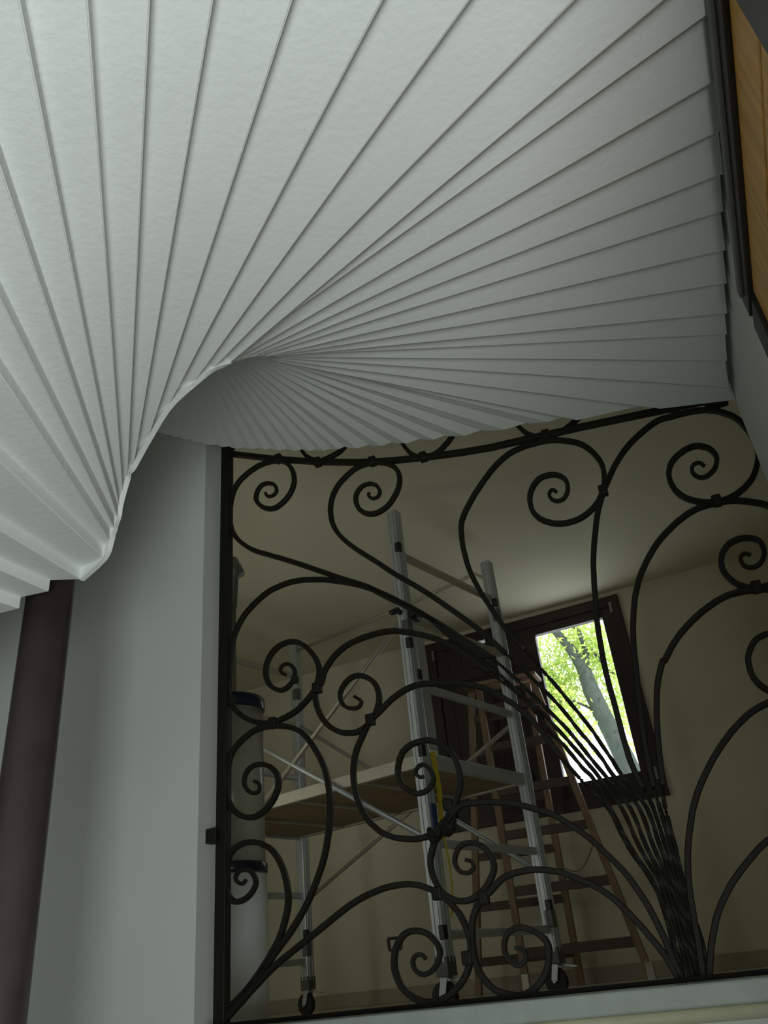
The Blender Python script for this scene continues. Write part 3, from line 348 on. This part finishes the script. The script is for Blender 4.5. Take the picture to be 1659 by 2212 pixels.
'P1': [(-2134,359),(-2140,352),(-2146,347),(-2156,348),(-2166,353),(-2173,360),(-2177,370),(-2176,376),(-2172,383),(-2166,389),(-2158,392),(-2148,394),(-2137,394),(-2127,391),(-2117,386),(-2109,379),(-2102,370),(-2097,361),(-2094,351),(-2094,341),(-2097,332),(-2103,323),(-2108,316),(-2115,309),(-2123,303),(-2131,298),(-2143,293),(-2155,290),(-2166,289),(-2177,290),(-2186,293),(-2195,299),(-2201,305),(-2207,313),(-2212,322),(-2216,331),(-2219,340),(-2220,350),(-2220,361),(-2220,372),(-2220,385),(-2218,398),(-2216,412),(-2213,425),(-2209,436),(-2204,446),(-2199,456),(-2191,464),(-2183,471),(-2173,476),(-2162,480),(-2151,483),(-2141,485),(-2130,486),(-2119,485),(-2108,484),(-2097,482),(-2086,480),(-2075,476),(-2065,471),(-2054,465),(-2043,459),(-2032,451),(-2022,442),(-2013,430),(-2004,418),(-1996,404),(-1989,390),(-1983,376),(-1978,361),(-1974,345),(-1970,330),(-1968,314),(-1966,299),(-1965,283),(-1966,267),(-1968,252),(-1971,238),(-1976,223),(-1981,208),(-1987,193),(-1993,178),(-2001,162),(-2010,146),(-2022,129),(-2036,112),(-2050,94),(-2066,77),(-2081,60),(-2098,43),(-2115,27),(-2134,10),(-2154,-5),(-2176,-21),(-2199,-36),(-2221,-52)],
'P2': [(-2097,705),(-2086,700),(-2076,693),(-2072,683),(-2072,672),(-2079,663),(-2090,659),(-2100,660),(-2111,664),(-2120,670),(-2128,679),(-2135,690),(-2139,702),(-2139,711),(-2138,722),(-2135,731),(-2131,740),(-2124,749),(-2114,757),(-2104,762),(-2092,765),(-2079,765),(-2066,764),(-2053,761),(-2041,756),(-2029,750),(-2021,743),(-2013,736),(-2006,728),(-2000,719),(-1996,710),(-1993,700),(-1992,689),(-1992,679),(-1994,667),(-1998,654),(-2004,642),(-2010,630),(-2018,620),(-2027,609),(-2037,600),(-2048,592),(-2058,585),(-2069,580),(-2081,576),(-2092,573),(-2103,572),(-2114,573),(-2125,575),(-2136,578),(-2147,583),(-2159,589),(-2170,597),(-2180,605),(-2189,614),(-2196,624),(-2202,635),(-2207,647),(-2210,661),(-2213,676),(-2214,692),(-2215,707),(-2215,724),(-2214,740),(-2213,757),(-2211,773),(-2208,789),(-2204,804),(-2199,818),(-2192,831),(-2183,843),(-2173,853),(-2162,862),(-2149,872),(-2135,881),(-2120,889),(-2103,897),(-2087,902),(-2070,905),(-2052,906),(-2035,906),(-2018,905),(-2000,903),(-1983,900),(-1966,896),(-1950,891),(-1934,885),(-1919,878),(-1905,870),(-1891,860),(-1878,847),(-1865,832),(-1854,815),(-1842,798),(-1832,779),(-1821,759),(-1811,739),(-1804,719),(-1797,701),(-1793,684),(-1789,666),(-1787,646),(-1785,624),(-1784,600),(-1785,576),(-1786,553),(-1788,531),(-1791,508),(-1794,486),(-1799,465),(-1804,444),(-1809,423),(-1816,402),(-1824,381),(-1834,358),(-1845,336),(-1857,313),(-1870,290),(-1884,267),(-1900,243),(-1917,220),(-1935,198),(-1954,177),(-1974,156),(-1996,136),(-2018,115),(-2041,93),(-2064,69),(-2089,46),(-2114,24),(-2140,3),(-2167,-18),(-2194,-39),(-2221,-59)],
'P3': [(-1478,40),(-1482,47),(-1488,53),(-1498,56),(-1509,55),(-1517,50),(-1523,41),(-1524,34),(-1523,25),(-1520,16),(-1514,9),(-1507,3),(-1498,-1),(-1488,-3),(-1478,-1),(-1468,2),(-1461,6),(-1454,11),(-1447,17),(-1441,24),(-1437,31),(-1432,40),(-1429,49),(-1428,57),(-1429,65),(-1431,73),(-1434,81),(-1439,88),(-1444,95),(-1451,102),(-1458,109),(-1466,114),(-1474,118),(-1482,121),(-1491,124),(-1500,125),(-1510,126),(-1519,126),(-1529,124),(-1538,121),(-1546,117),(-1554,111),(-1561,104),(-1568,96),(-1574,88),(-1579,78),(-1583,68),(-1586,58),(-1588,47),(-1589,36),(-1589,24),(-1587,13),(-1584,1),(-1580,-11),(-1574,-23),(-1567,-33),(-1558,-43),(-1547,-53),(-1535,-61),(-1524,-68),(-1513,-73),(-1502,-77),(-1491,-79),(-1479,-80),(-1466,-80),(-1452,-78),(-1439,-76),(-1425,-72),(-1412,-66),(-1399,-59),(-1387,-51),(-1375,-43),(-1365,-33),(-1356,-23),(-1347,-12),(-1340,0),(-1334,13),(-1329,28),(-1325,43),(-1323,57),(-1322,70),(-1322,82),(-1324,94),(-1327,107),(-1331,121),(-1336,136),(-1342,151),(-1350,166),(-1360,179),(-1371,193),(-1384,206),(-1397,218),(-1411,229),(-1427,239),(-1443,247),(-1460,255),(-1477,261),(-1494,265),(-1513,269),(-1533,270),(-1555,270),(-1580,269),(-1605,266),(-1629,261),(-1654,255),(-1679,248),(-1704,239),(-1729,229),(-1754,217),(-1779,204),(-1805,190),(-1830,176),(-1856,162),(-1881,149),(-1906,136),(-1932,122),(-1958,108),(-1984,94),(-2010,80),(-2033,66),(-2051,54),(-2066,44),(-2081,32),(-2100,18),(-2126,-1),(-2154,-24),(-2185,-47),(-2214,-70)],
'H0': [(-1896,2342),(-1888,2323),(-1879,2305),(-1871,2287),(-1862,2268),(-1854,2250),(-1845,2231),(-1837,2213),(-1829,2197),(-1822,2178),(-1815,2161),(-1805,2144),(-1793,2131),(-1778,2116),(-1761,2104),(-1746,2095),(-1731,2091),(-1715,2091),(-1700,2093),(-1684,2096),(-1669,2099),(-1652,2104),(-1637,2110),(-1622,2120),(-1608,2132),(-1593,2147),(-1581,2164),(-1574,2182),(-1571,2204),(-1571,2228),(-1576,2253),(-1584,2276),(-1598,2298),(-1617,2321),(-1638,2340),(-1659,2353),(-1678,2359),(-1699,2359),(-1717,2355),(-1731,2347),(-1740,2334),(-1745,2316),(-1746,2296),(-1744,2280),(-1737,2267),(-1726,2256),(-1714,2246),(-1702,2235)],
'H1': [(-1407,2215),(-1397,2194),(-1386,2173),(-1375,2153),(-1365,2132),(-1356,2110),(-1346,2088),(-1337,2067),(-1329,2048),(-1321,2031),(-1314,2016),(-1307,2003),(-1299,1991),(-1288,1979),(-1276,1969),(-1264,1960),(-1251,1954),(-1236,1951),(-1221,1951),(-1205,1952),(-1190,1956),(-1176,1962),(-1163,1970),(-1150,1980),(-1138,1990),(-1127,1998),(-1118,2007),(-1109,2017),(-1101,2029),(-1091,2043),(-1080,2060),(-1071,2078),(-1067,2098),(-1066,2120),(-1070,2146),(-1076,2170),(-1085,2192),(-1099,2210),(-1116,2225),(-1134,2238),(-1152,2245),(-1169,2247),(-1186,2243),(-1201,2236),(-1212,2227),(-1219,2213),(-1223,2194),(-1223,2176),(-1221,2161),(-1212,2147),(-1198,2138),(-1184,2128)],
'H2': [(-886,2157),(-877,2132),(-867,2106),(-858,2081),(-849,2058),(-841,2037),(-833,2017),(-825,1999),(-817,1982),(-809,1966),(-801,1951),(-792,1937),(-782,1925),(-770,1914),(-757,1905),(-743,1898),(-729,1893),(-715,1889),(-700,1887),(-686,1887),(-672,1888),(-658,1890),(-645,1893),(-631,1898),(-617,1905),(-602,1913),(-586,1922),(-570,1933),(-554,1946),(-537,1961),(-519,1977),(-503,1995),(-491,2015),(-484,2039),(-480,2065),(-480,2092),(-483,2115),(-493,2137),(-508,2157),(-525,2174),(-543,2186),(-562,2190),(-584,2190),(-604,2184),(-620,2176),(-631,2162),(-638,2143),(-642,2124),(-642,2107),(-637,2095),(-627,2085),(-616,2075),(-605,2066)],
'H3': [(-2208,2295),(-2196,2303),(-2184,2312),(-2172,2321),(-2160,2331),(-2147,2342),(-2132,2354),(-2120,2368),(-2112,2383),(-2109,2402),(-2110,2423),(-2114,2443),(-2121,2461),(-2132,2474),(-2147,2484),(-2163,2493),(-2179,2503)],
'H4': [(-150,1946),(-143,1927),(-136,1908),(-128,1890),(-119,1875),(-107,1863),(-93,1854),(-79,1847),(-65,1841),(-52,1838),(-38,1836),(-25,1837),(-13,1840),(-2,1847),(7,1858),(16,1870),(26,1882)],
'rail': [(-2208,2285),(-1976,2181),(-1754,2092),(-1545,2023),(-1382,1981),(-1223,1950),(-1070,1925),(-948,1910),(-768,1901),(-575,1889),(-388,1875),(-208,1861),(-67,1851),(38,1848)]}
GO = .10
gr = thing('wrought_iron_grille', 'black wrought iron grille of large scrolls filling the opening above the stone sill', 'grille', wf(-1.1, SILL, GO))
def ribbon(bm, pts, wdt, dep, taper=True, twist_from=None):
    """flat bar swept along (s, z) points in the plane of the grille"""
    P = [wf(s, z, GO) for s, z in pts]
    L = [0]
    for a, b in zip(P, P[1:]): L.append(L[-1]+(b-a).length)
    last = max([i for i, p in enumerate(P) if p.z > (twist_from or 0)] or [0])
    rings = []
    for i, p in enumerate(P):
        t = (P[min(i+1, len(P)-1)]-P[max(i-1, 0)]).normalized()
        s = t.cross(N).normalized(); n = N.copy(); k = 1.0
        if taper: k = min(1, .62+L[i]*1.2)
        ww_, dd = wdt*k, dep*k
        if twist_from is not None and i > last:
            f = min(1, (twist_from-p.z)/.12); ww_ = dd = wdt*.62; an = (L[i]/.085)*math.pi/2*f
            s, n = s*math.cos(an)+n*math.sin(an), n*math.cos(an)-s*math.sin(an)
        c = .28
        prof = [(-1, -1+c), (-1+c, -1), (1-c, -1), (1, -1+c), (1, 1-c), (1-c, 1), (-1+c, 1), (-1, 1-c)]
        rings.append([bm.verts.new(p+s*(x*ww_/2)+n*(y*dd/2)) for x, y in prof])
    for a, b in zip(rings, rings[1:]):
        for k in range(8): bm.faces.new((a[k], a[(k+1) % 8], b[(k+1) % 8], b[k]))
    bm.faces.new(rings[0][::-1]); bm.faces.new(rings[-1])
def resample(pts, step):
    out = [pts[0]]; acc = 0
    for a, b in zip(pts, pts[1:]):
        L = math.hypot(b[0]-a[0], b[1]-a[1]); n = max(1, int(L/step))
        for k in range(1, n+1): out.append((a[0]+(b[0]-a[0])*k/n, a[1]+(b[1]-a[1])*k/n))
    return out
TW = {'S1': 1.0, 'S2': 1.0, 'S3': 1.0, 'S4': .95, 'S7': .60, 'T1': 1.0, 'T2': .45, 'T3': .45, 'T4': .45}
for k, pts in CURVES.items():
    if k == 'rail': continue
    pts = [(a/1000, b/1000) for a, b in pts]
    bm = bmesh.new(); wd = .0195
    if k in TW: ribbon(bm, resample(pts, .012), wd, .026, True, TW[k])
    else: ribbon(bm, pts, wd, .026, True)
    link('scroll', bm, M['iron_grey'] if k in ('S7', 'U1') and 0 else M['iron'], gr)
rail = [(a/1000, b/1000) for a, b in CURVES['rail']]
bm = bmesh.new(); ribbon(bm, rail, .024, .032, False); link('top_rail', bm, M['iron'], gr)
bm = bmesh.new(); bar(bm, wf(-2.24, SILL+.006, GO), wf(.0, SILL+.006, GO), .03, .016, bevel=.003); link('bottom_rail', bm, M['iron'], gr)
bm = bmesh.new(); bar(bm, wf(-2.232, SILL-.002, GO), wf(-2.217, 2.95, GO), .045, .045, bevel=.004); link('side_post', bm, M['iron'], gr)
# the corner plate where the rail meets the right wall
bm = bmesh.new(); box_uvw(bm, wf(-.045, 1.835, GO), D, N, Z, (-.04, -.02, -.022), (.045, .02, .028), .004); link('wall_plate', bm, M['iron'], gr)
for s, z in ((-1.945, 2.170), (-1.747, 2.088), (-1.481, 2.008), (-1.247, 1.957), (-.712, 1.897), (-.196, 1.856), (-.547, 1.571), (-2.008, .916), (-1.811, 1.02), (-1.598, .853), (-1.337, .503), (-1.257, .196), (-1.338, .03), (-1.413, .228), (-.163, 1.411), (-.135, 1.05)):
    bm = bmesh.new(); box_uvw(bm, wf(s, z, GO), D, N, Z, (-.017, -.019, -.021), (.017, .019, .021), .006); link('collar', bm, M['iron'], gr)
# twisted wire tie on the large scroll
bm = bmesh.new()
for k in range(9):
    a = k*1.3; c = wf(-1.425+.011*k, .408+.004*k, GO)
    tube(bm, [c+Vector((0, 0, .026*math.sin(a+q*.9)))+N*.03*math.cos(a+q*.9)+D*.004*q for q in range(7)], .006, 6)
link('wire_tie', bm, M['iron'], gr)
bm = bmesh.new()
for q in range(4):
    c = [(-1.603, .112), (-1.557, .111), (-1.561, .078), (-1.600, .077)]; a, b = c[q], c[(q+1) % 4]
    bar(bm, wf(*a, GO), wf(*b, GO), .009, .009, bevel=0)
link('latch_loop', bm, M['iron'], gr)
bm = bmesh.new(); box_uvw(bm, wf(-2.265, .524, GO-.02), D, N, Z, (-.028, -.025, -.026), (.03, .025, .026), .004); link('fixing_lug', bm, M['iron'], gr)

# ---------------------------------------------------------------- scaffold tower
FA = Vector((.0756, 5.8015, 0)); FV = Vector((.59337, .80493, 0)); SV = Vector((-.80493, .59337, 0)); FW = 1.43; SLEN = 2.6
def sc(t, u, z): return FA+FV*t+SV*u+Z*z
tw = thing('scaffold_tower', 'tall aluminium scaffold tower on wheels standing in the far room', 'scaffold', sc(FW/2, SLEN/2, FZ))
RZ = [.2, .755, 1.31, 1.86, 2.41, 2.955]
for t in (0, FW):
    for u in (0, SLEN):
        bm = bmesh.new(); box_uvw(bm, sc(t, u, 0), FV, SV, Z, (-.047, -.047, .03), (.047, .047, 3.35), .012)
        for dx in (-.02, .02):
            box_uvw(bm, sc(t, u, 0), FV, SV, Z, (dx-.007, -.052, .05), (dx+.007, .052, 3.33), .002)
            box_uvw(bm, sc(t, u, 0), FV, SV, Z, (-.052, dx-.007, .05), (.052, dx+.007, 3.33), .002)
        link('post', bm, M['alu'], tw)
        # castor
        bm = bmesh.new(); box_uvw(bm, sc(t, u, 0), FV, SV, Z, (-.05, -.05, -.03), (.05, .05, .08), .006)
        cs = link('castor', bm, M['grey_plastic'], tw)
        bm = bmesh.new(); c = sc(t, u, -.14)+SV*.03
        tube(bm, [c-FV*.022, c+FV*.022], .088, 28); link('wheel', bm, M['rubber'], cs)
        bm = bmesh.new()
        for q in (-.034, .034): bar(bm, sc(t, u, -.03)+FV*q, c+FV*q, .05, .008, up=FV, bevel=.002)
        tube(bm, [c-FV*.042, c+FV*.042], .014, 10)
        bar(bm, sc(t, u, -.035)+FV*.02, sc(t, u, -.06)-SV*.15+FV*.02, .03, .012, bevel=.003)
        link('fork', bm, M['alu'], cs)
for u in (0, SLEN):
    for k, z in enumerate(RZ):
        bm = bmesh.new(); bar(bm, sc(.03, u, z), sc(FW-.03, u, z), .045, .055 if k != 2 else .10, bevel=.008)
        link('rung', bm, M['alu'] if k < 4 else M['alu_warm'], tw)
def clamp(t, u, z, m_='black', a=(-.060, -.060, -.042), b=(-.015, -.015, .042)):
    bm = bmesh.new(); box_uvw(bm, sc(t, u, z), FV, SV, Z, a, b, .006); link('clamp', bm, M[m_], tw)
for t, u, z in ((0, 0, 2.99), (0, 0, 2.17), (.07, 0, 1.93), (0, 0, 1.36), (.0, 0, .215), (FW, 0, 2.90), (FW, 0, .36), (FW, SLEN, 2.90), (FW, SLEN, .42)):
    clamp(t, u, z)
for t, u, z in ((FW, 0, 2.78), (FW, 0, .27), (FW, SLEN, 2.74), (FW, SLEN, .30), (0, 0, 2.30)): clamp(t, u, z, 'grey_plastic', (-.062, -.062, -.06), (.0, .0, .06))
for (a, b, r, m_) in (((0, 1.65, 1.31), (0, 0, 2.42), .02, 'alu_warm'), ((0, SLEN, 2.36), (0, .05, .80), .02, 'alu'), ((FW, SLEN, .70), (FW, 0, 1.80), .018, 'alu_warm'), ((FW, 0, .60), (FW, SLEN, 2.42), .02, 'alu')):
    bm = bmesh.new(); tube(bm, [sc(*a), sc(*b)], r, 12); link('diagonal_brace', bm, M[m_], tw, True)
bm = bmesh.new(); tube(bm, [sc(FW, SLEN, 3.25), sc(FW, 1.3, 3.25), sc(FW, .35, 3.27), sc(FW, .15, 3.29), sc(FW, .05, 3.2), sc(FW, 0, 2.98)], .016, 10); link('handrail', bm, M['alu_warm'], tw, True)
# hook at the front left post
bm = bmesh.new(); tube(bm, [sc(0, .02, 2.42), sc(-.10, .0, 2.44), sc(-.16, -.02, 2.40), sc(-.2, -.02, 2.38)], .022, 10); tube(bm, [sc(-.03, -.05, 2.42), sc(.1, -.05, 2.42)], .05, 14); link('brace_hook', bm, M['black'], tw, True)
bm = bmesh.new(); box_uvw(bm, sc(0, 0, 0), FV, SV, Z, (.05, .02, 1.285), (FW-.05, SLEN-.02, 1.305)); pf = link('platform', bm, M['plywood'], tw)
bm = bmesh.new()
for t in (.045, FW-.045): box_uvw(bm, sc(t, 0, 0), FV, SV, Z, (-.022, .03, 1.27), (.022, SLEN-.03, 1.36), .004)
for u in (.6, 1.3, 2.0): box_uvw(bm, sc(0, u, 0), FV, SV, Z, (.06, -.02, 1.268), (FW-.06, .02, 1.285))
link('platform_frame', bm, M['alu_warm'], pf)
bm = bmesh.new(); box_uvw(bm, sc(0, 0, 0), FV, SV, Z, (.03, -.012, 1.40), (.20, .012, 2.35), .003); link('guard_panel', bm, M['alu'], tw)
bm = bmesh.new(); tube(bm, [sc(.07, -.05, 1.36), sc(.09, -.055, 1.1), sc(.07, -.05, .86)], .02, 6); link('strap', bm, M['yellow'], tw)
bm = bmesh.new(); tube(bm, [sc(.07, -.05, .88), sc(.11, -.05, .6), sc(.1, -.05, .4), sc(.05, -.05, .3)], .007, 6); link('cable', bm, M['yellow'], tw)
bm = bmesh.new(); box_uvw(bm, sc(0, 0, 0), FV, SV, Z, (-.03, -.055, .83), (.03, -.047, 1.0)); link('sticker', bm, M['blue'], tw)

# ---------------------------------------------------------------- wooden double ladder
ld = thing('double_ladder', 'tall reddish wooden double ladder leaning in front of the far window', 'ladder', (1.3, 8.2, FZ))
Abl, Abr = Vector((.80, 8.30, FZ)), Vector((1.83, 7.95, FZ)); Atl, Atr = Vector((.815, 8.55, 2.62)), Vector((1.38, 8.36, 2.60))
Bbl, Bbr = Vector((.39, 8.78, FZ)), Vector((1.33, 8.62, FZ)); Btl, Btr = Vector((.735, 8.62, 2.60)), Vector((1.33, 8.42, 2.58))
for a, b in ((Abl, Atl), (Abr, Atr)): bm = bmesh.new(); bar(bm, a, b, .065, .045, up=NW); link('stile', bm, M['ladder_wood'], ld)
for a, b in ((Bbl, Btl), (Bbr, Btr)): bm = bmesh.new(); bar(bm, a, b, .065, .045, up=NW); link('stile', bm, M['ladder_wood'], ld)
for z in (.07, .58, 1.08, 1.50, 1.95, 2.36):
    f = (z-FZ)/(2.61-FZ); bm = bmesh.new(); bar(bm, Abl.lerp(Atl, f), Abr.lerp(Atr, f), .035, .085, bevel=.005); link('rung', bm, M['ladder_rung'], ld)
for z in (.04, .50, .95, 1.45, 1.95, 2.30):
    f = (z-FZ)/(2.6-FZ); bm = bmesh.new(); bar(bm, Bbl.lerp(Btl, f), Bbr.lerp(Btr, f), .035, .075, bevel=.005); link('rung', bm, M['ladder_rung'], ld)
bm = bmesh.new(); bar(bm, (Atl+Btl)/2-VW*.1+Z*.03, (Atr+Btr)/2+VW*.1+Z*.03, .3, .035); link('top_board', bm, M['ladder_wood'], ld)
for a in (Abl, Abr):
    bm = bmesh.new(); bar(bm, a, a+Z*.14+NW*.012, .068, .05, up=NW); link('foot_sleeve', bm, M['alu_warm'], ld)
bm = bmesh.new(); a = Abr.lerp(Atr, .42); b = Bbr.lerp(Btr, .36)
tube(bm, [a.lerp(b, q/10)-Z*.16*math.sin(math.pi*q/10) for q in range(11)], .006, 6); link('cord', bm, M['ladder_wood'], ld)

# ---------------------------------------------------------------- pale cylinder behind the left jamb
cc = Vector((-.955, 4.3, FZ)); CR = .178
cy_ = thing('storage_cylinder', 'tall pale cylinder with two dark bands just behind the grille at left', 'container', cc)
bm = bmesh.new(); lathe(bm, cc, [(CR, FZ), (CR, .50)]); link('lower_drum', bm, M['enamel_white'], cy_, True)
bm = bmesh.new(); lathe(bm, cc, [(CR-.006, .50), (CR-.006, 1.38)]); link('upper_drum', bm, M['enamel'], cy_, True)
for z0, z1 in ((.505, .555), (1.325, 1.395)):
    bm = bmesh.new(); lathe(bm, cc, [(CR, z0), (CR+.005, z0+.006), (CR+.005, z1-.006), (CR, z1)]); link('band', bm, M['band'], cy_, True)
# grey pole with a small hood
pc = Vector((-1.052, 4.78, FZ))
po = thing('hooded_pole', 'slender grey pole with a small hooded head behind the left end of the grille', 'pole', pc)
bm = bmesh.new(); tube(bm, [pc, pc+Z*2.45], .022, 14); link('pole', bm, M['grey_metal'], po, True)
bm = bmesh.new(); lathe(bm, pc, [(.026, 2.18), (.040, 2.40), (.074, 2.42), (.078, 2.435), (.03, 2.54)], 24); link('hood', bm, M['grey_metal'], po, True)

# ---------------------------------------------------------------- tree outside the window
tp = [(3.95, 14.3, -3.0), (3.9, 14.1, .5), (3.69, 14, 2.41), (3.60, 14, 2.8), (3.50, 14, 3.2), (3.39, 14, 3.62), (3.30, 14, 4.04), (3.25, 14, 4.47), (3.10, 14, 4.84), (2.90, 14, 5.2), (2.5, 14, 5.9), (2.2, 14.1, 6.6)]
tr = thing('leafy_tree', 'tree with leaning trunk and bright green leaves outside the window', 'tree', (3.95, 14.3, -3.0))
bm = bmesh.new(); tube(bm, tp, .1, 14, radii=[.26, .23, .175, .168, .16, .152, .145, .12, .09, .07, .055, .04]); link('trunk', bm, M['bark'], tr, True)
for pts, rr in (([(3.28, 14, 4.35), (3.36, 13.95, 4.7), (3.30, 13.9, 5.1), (3.0, 13.9, 5.6)], [.06, .05, .04, .02]), ([(3.32, 14, 4.7), (3.5, 14.1, 4.8), (3.75, 14.2, 4.4), (4.0, 14.3, 4.3)], [.035, .03, .022, .015]), ([(3.39, 14, 3.6), (3.0, 14.1, 3.9), (2.6, 14.2, 3.95)], [.03, .02, .012])):
    bm = bmesh.new(); tube(bm, pts, .05, 8, radii=rr); link('branch', bm, M['bark'], tr, True)
bm = bmesh.new()
def leaves(n, c, e, size):
    for _ in range(n):
        p = Vector((random.gauss(c[0], e[0]), random.gauss(c[1], e[1]), random.gauss(c[2], e[2])))
        u = Vector((random.gauss(0, 1), random.gauss(0, 1), random.gauss(0, 1))).normalized(); v = u.orthogonal().normalized(); s = size*random.uniform(.6, 1.3)
        bm.faces.new([bm.verts.new(q) for q in (p-u*s, p+v*s*.45, p+u*s, p-v*s*.45)])
leaves(3800, (2.72, 14.6, 4.3), (.34, .3, .42), .05)
leaves(1700, (3.55, 14.5, 4.9), (.28, .4, .30), .06)
leaves(900, (3.85, 14.4, 3.9), (.14, .4, .45), .055)
leaves(420, (2.75, 14.2, 3.6), (.25, .4, .3), .07)
leaves(500, (3.1, 14.5, 5.4), (.8, .5, .25), .09)
fo = link('foliage', bm, M['leaf'], tr); fo['kind'] = 'stuff'
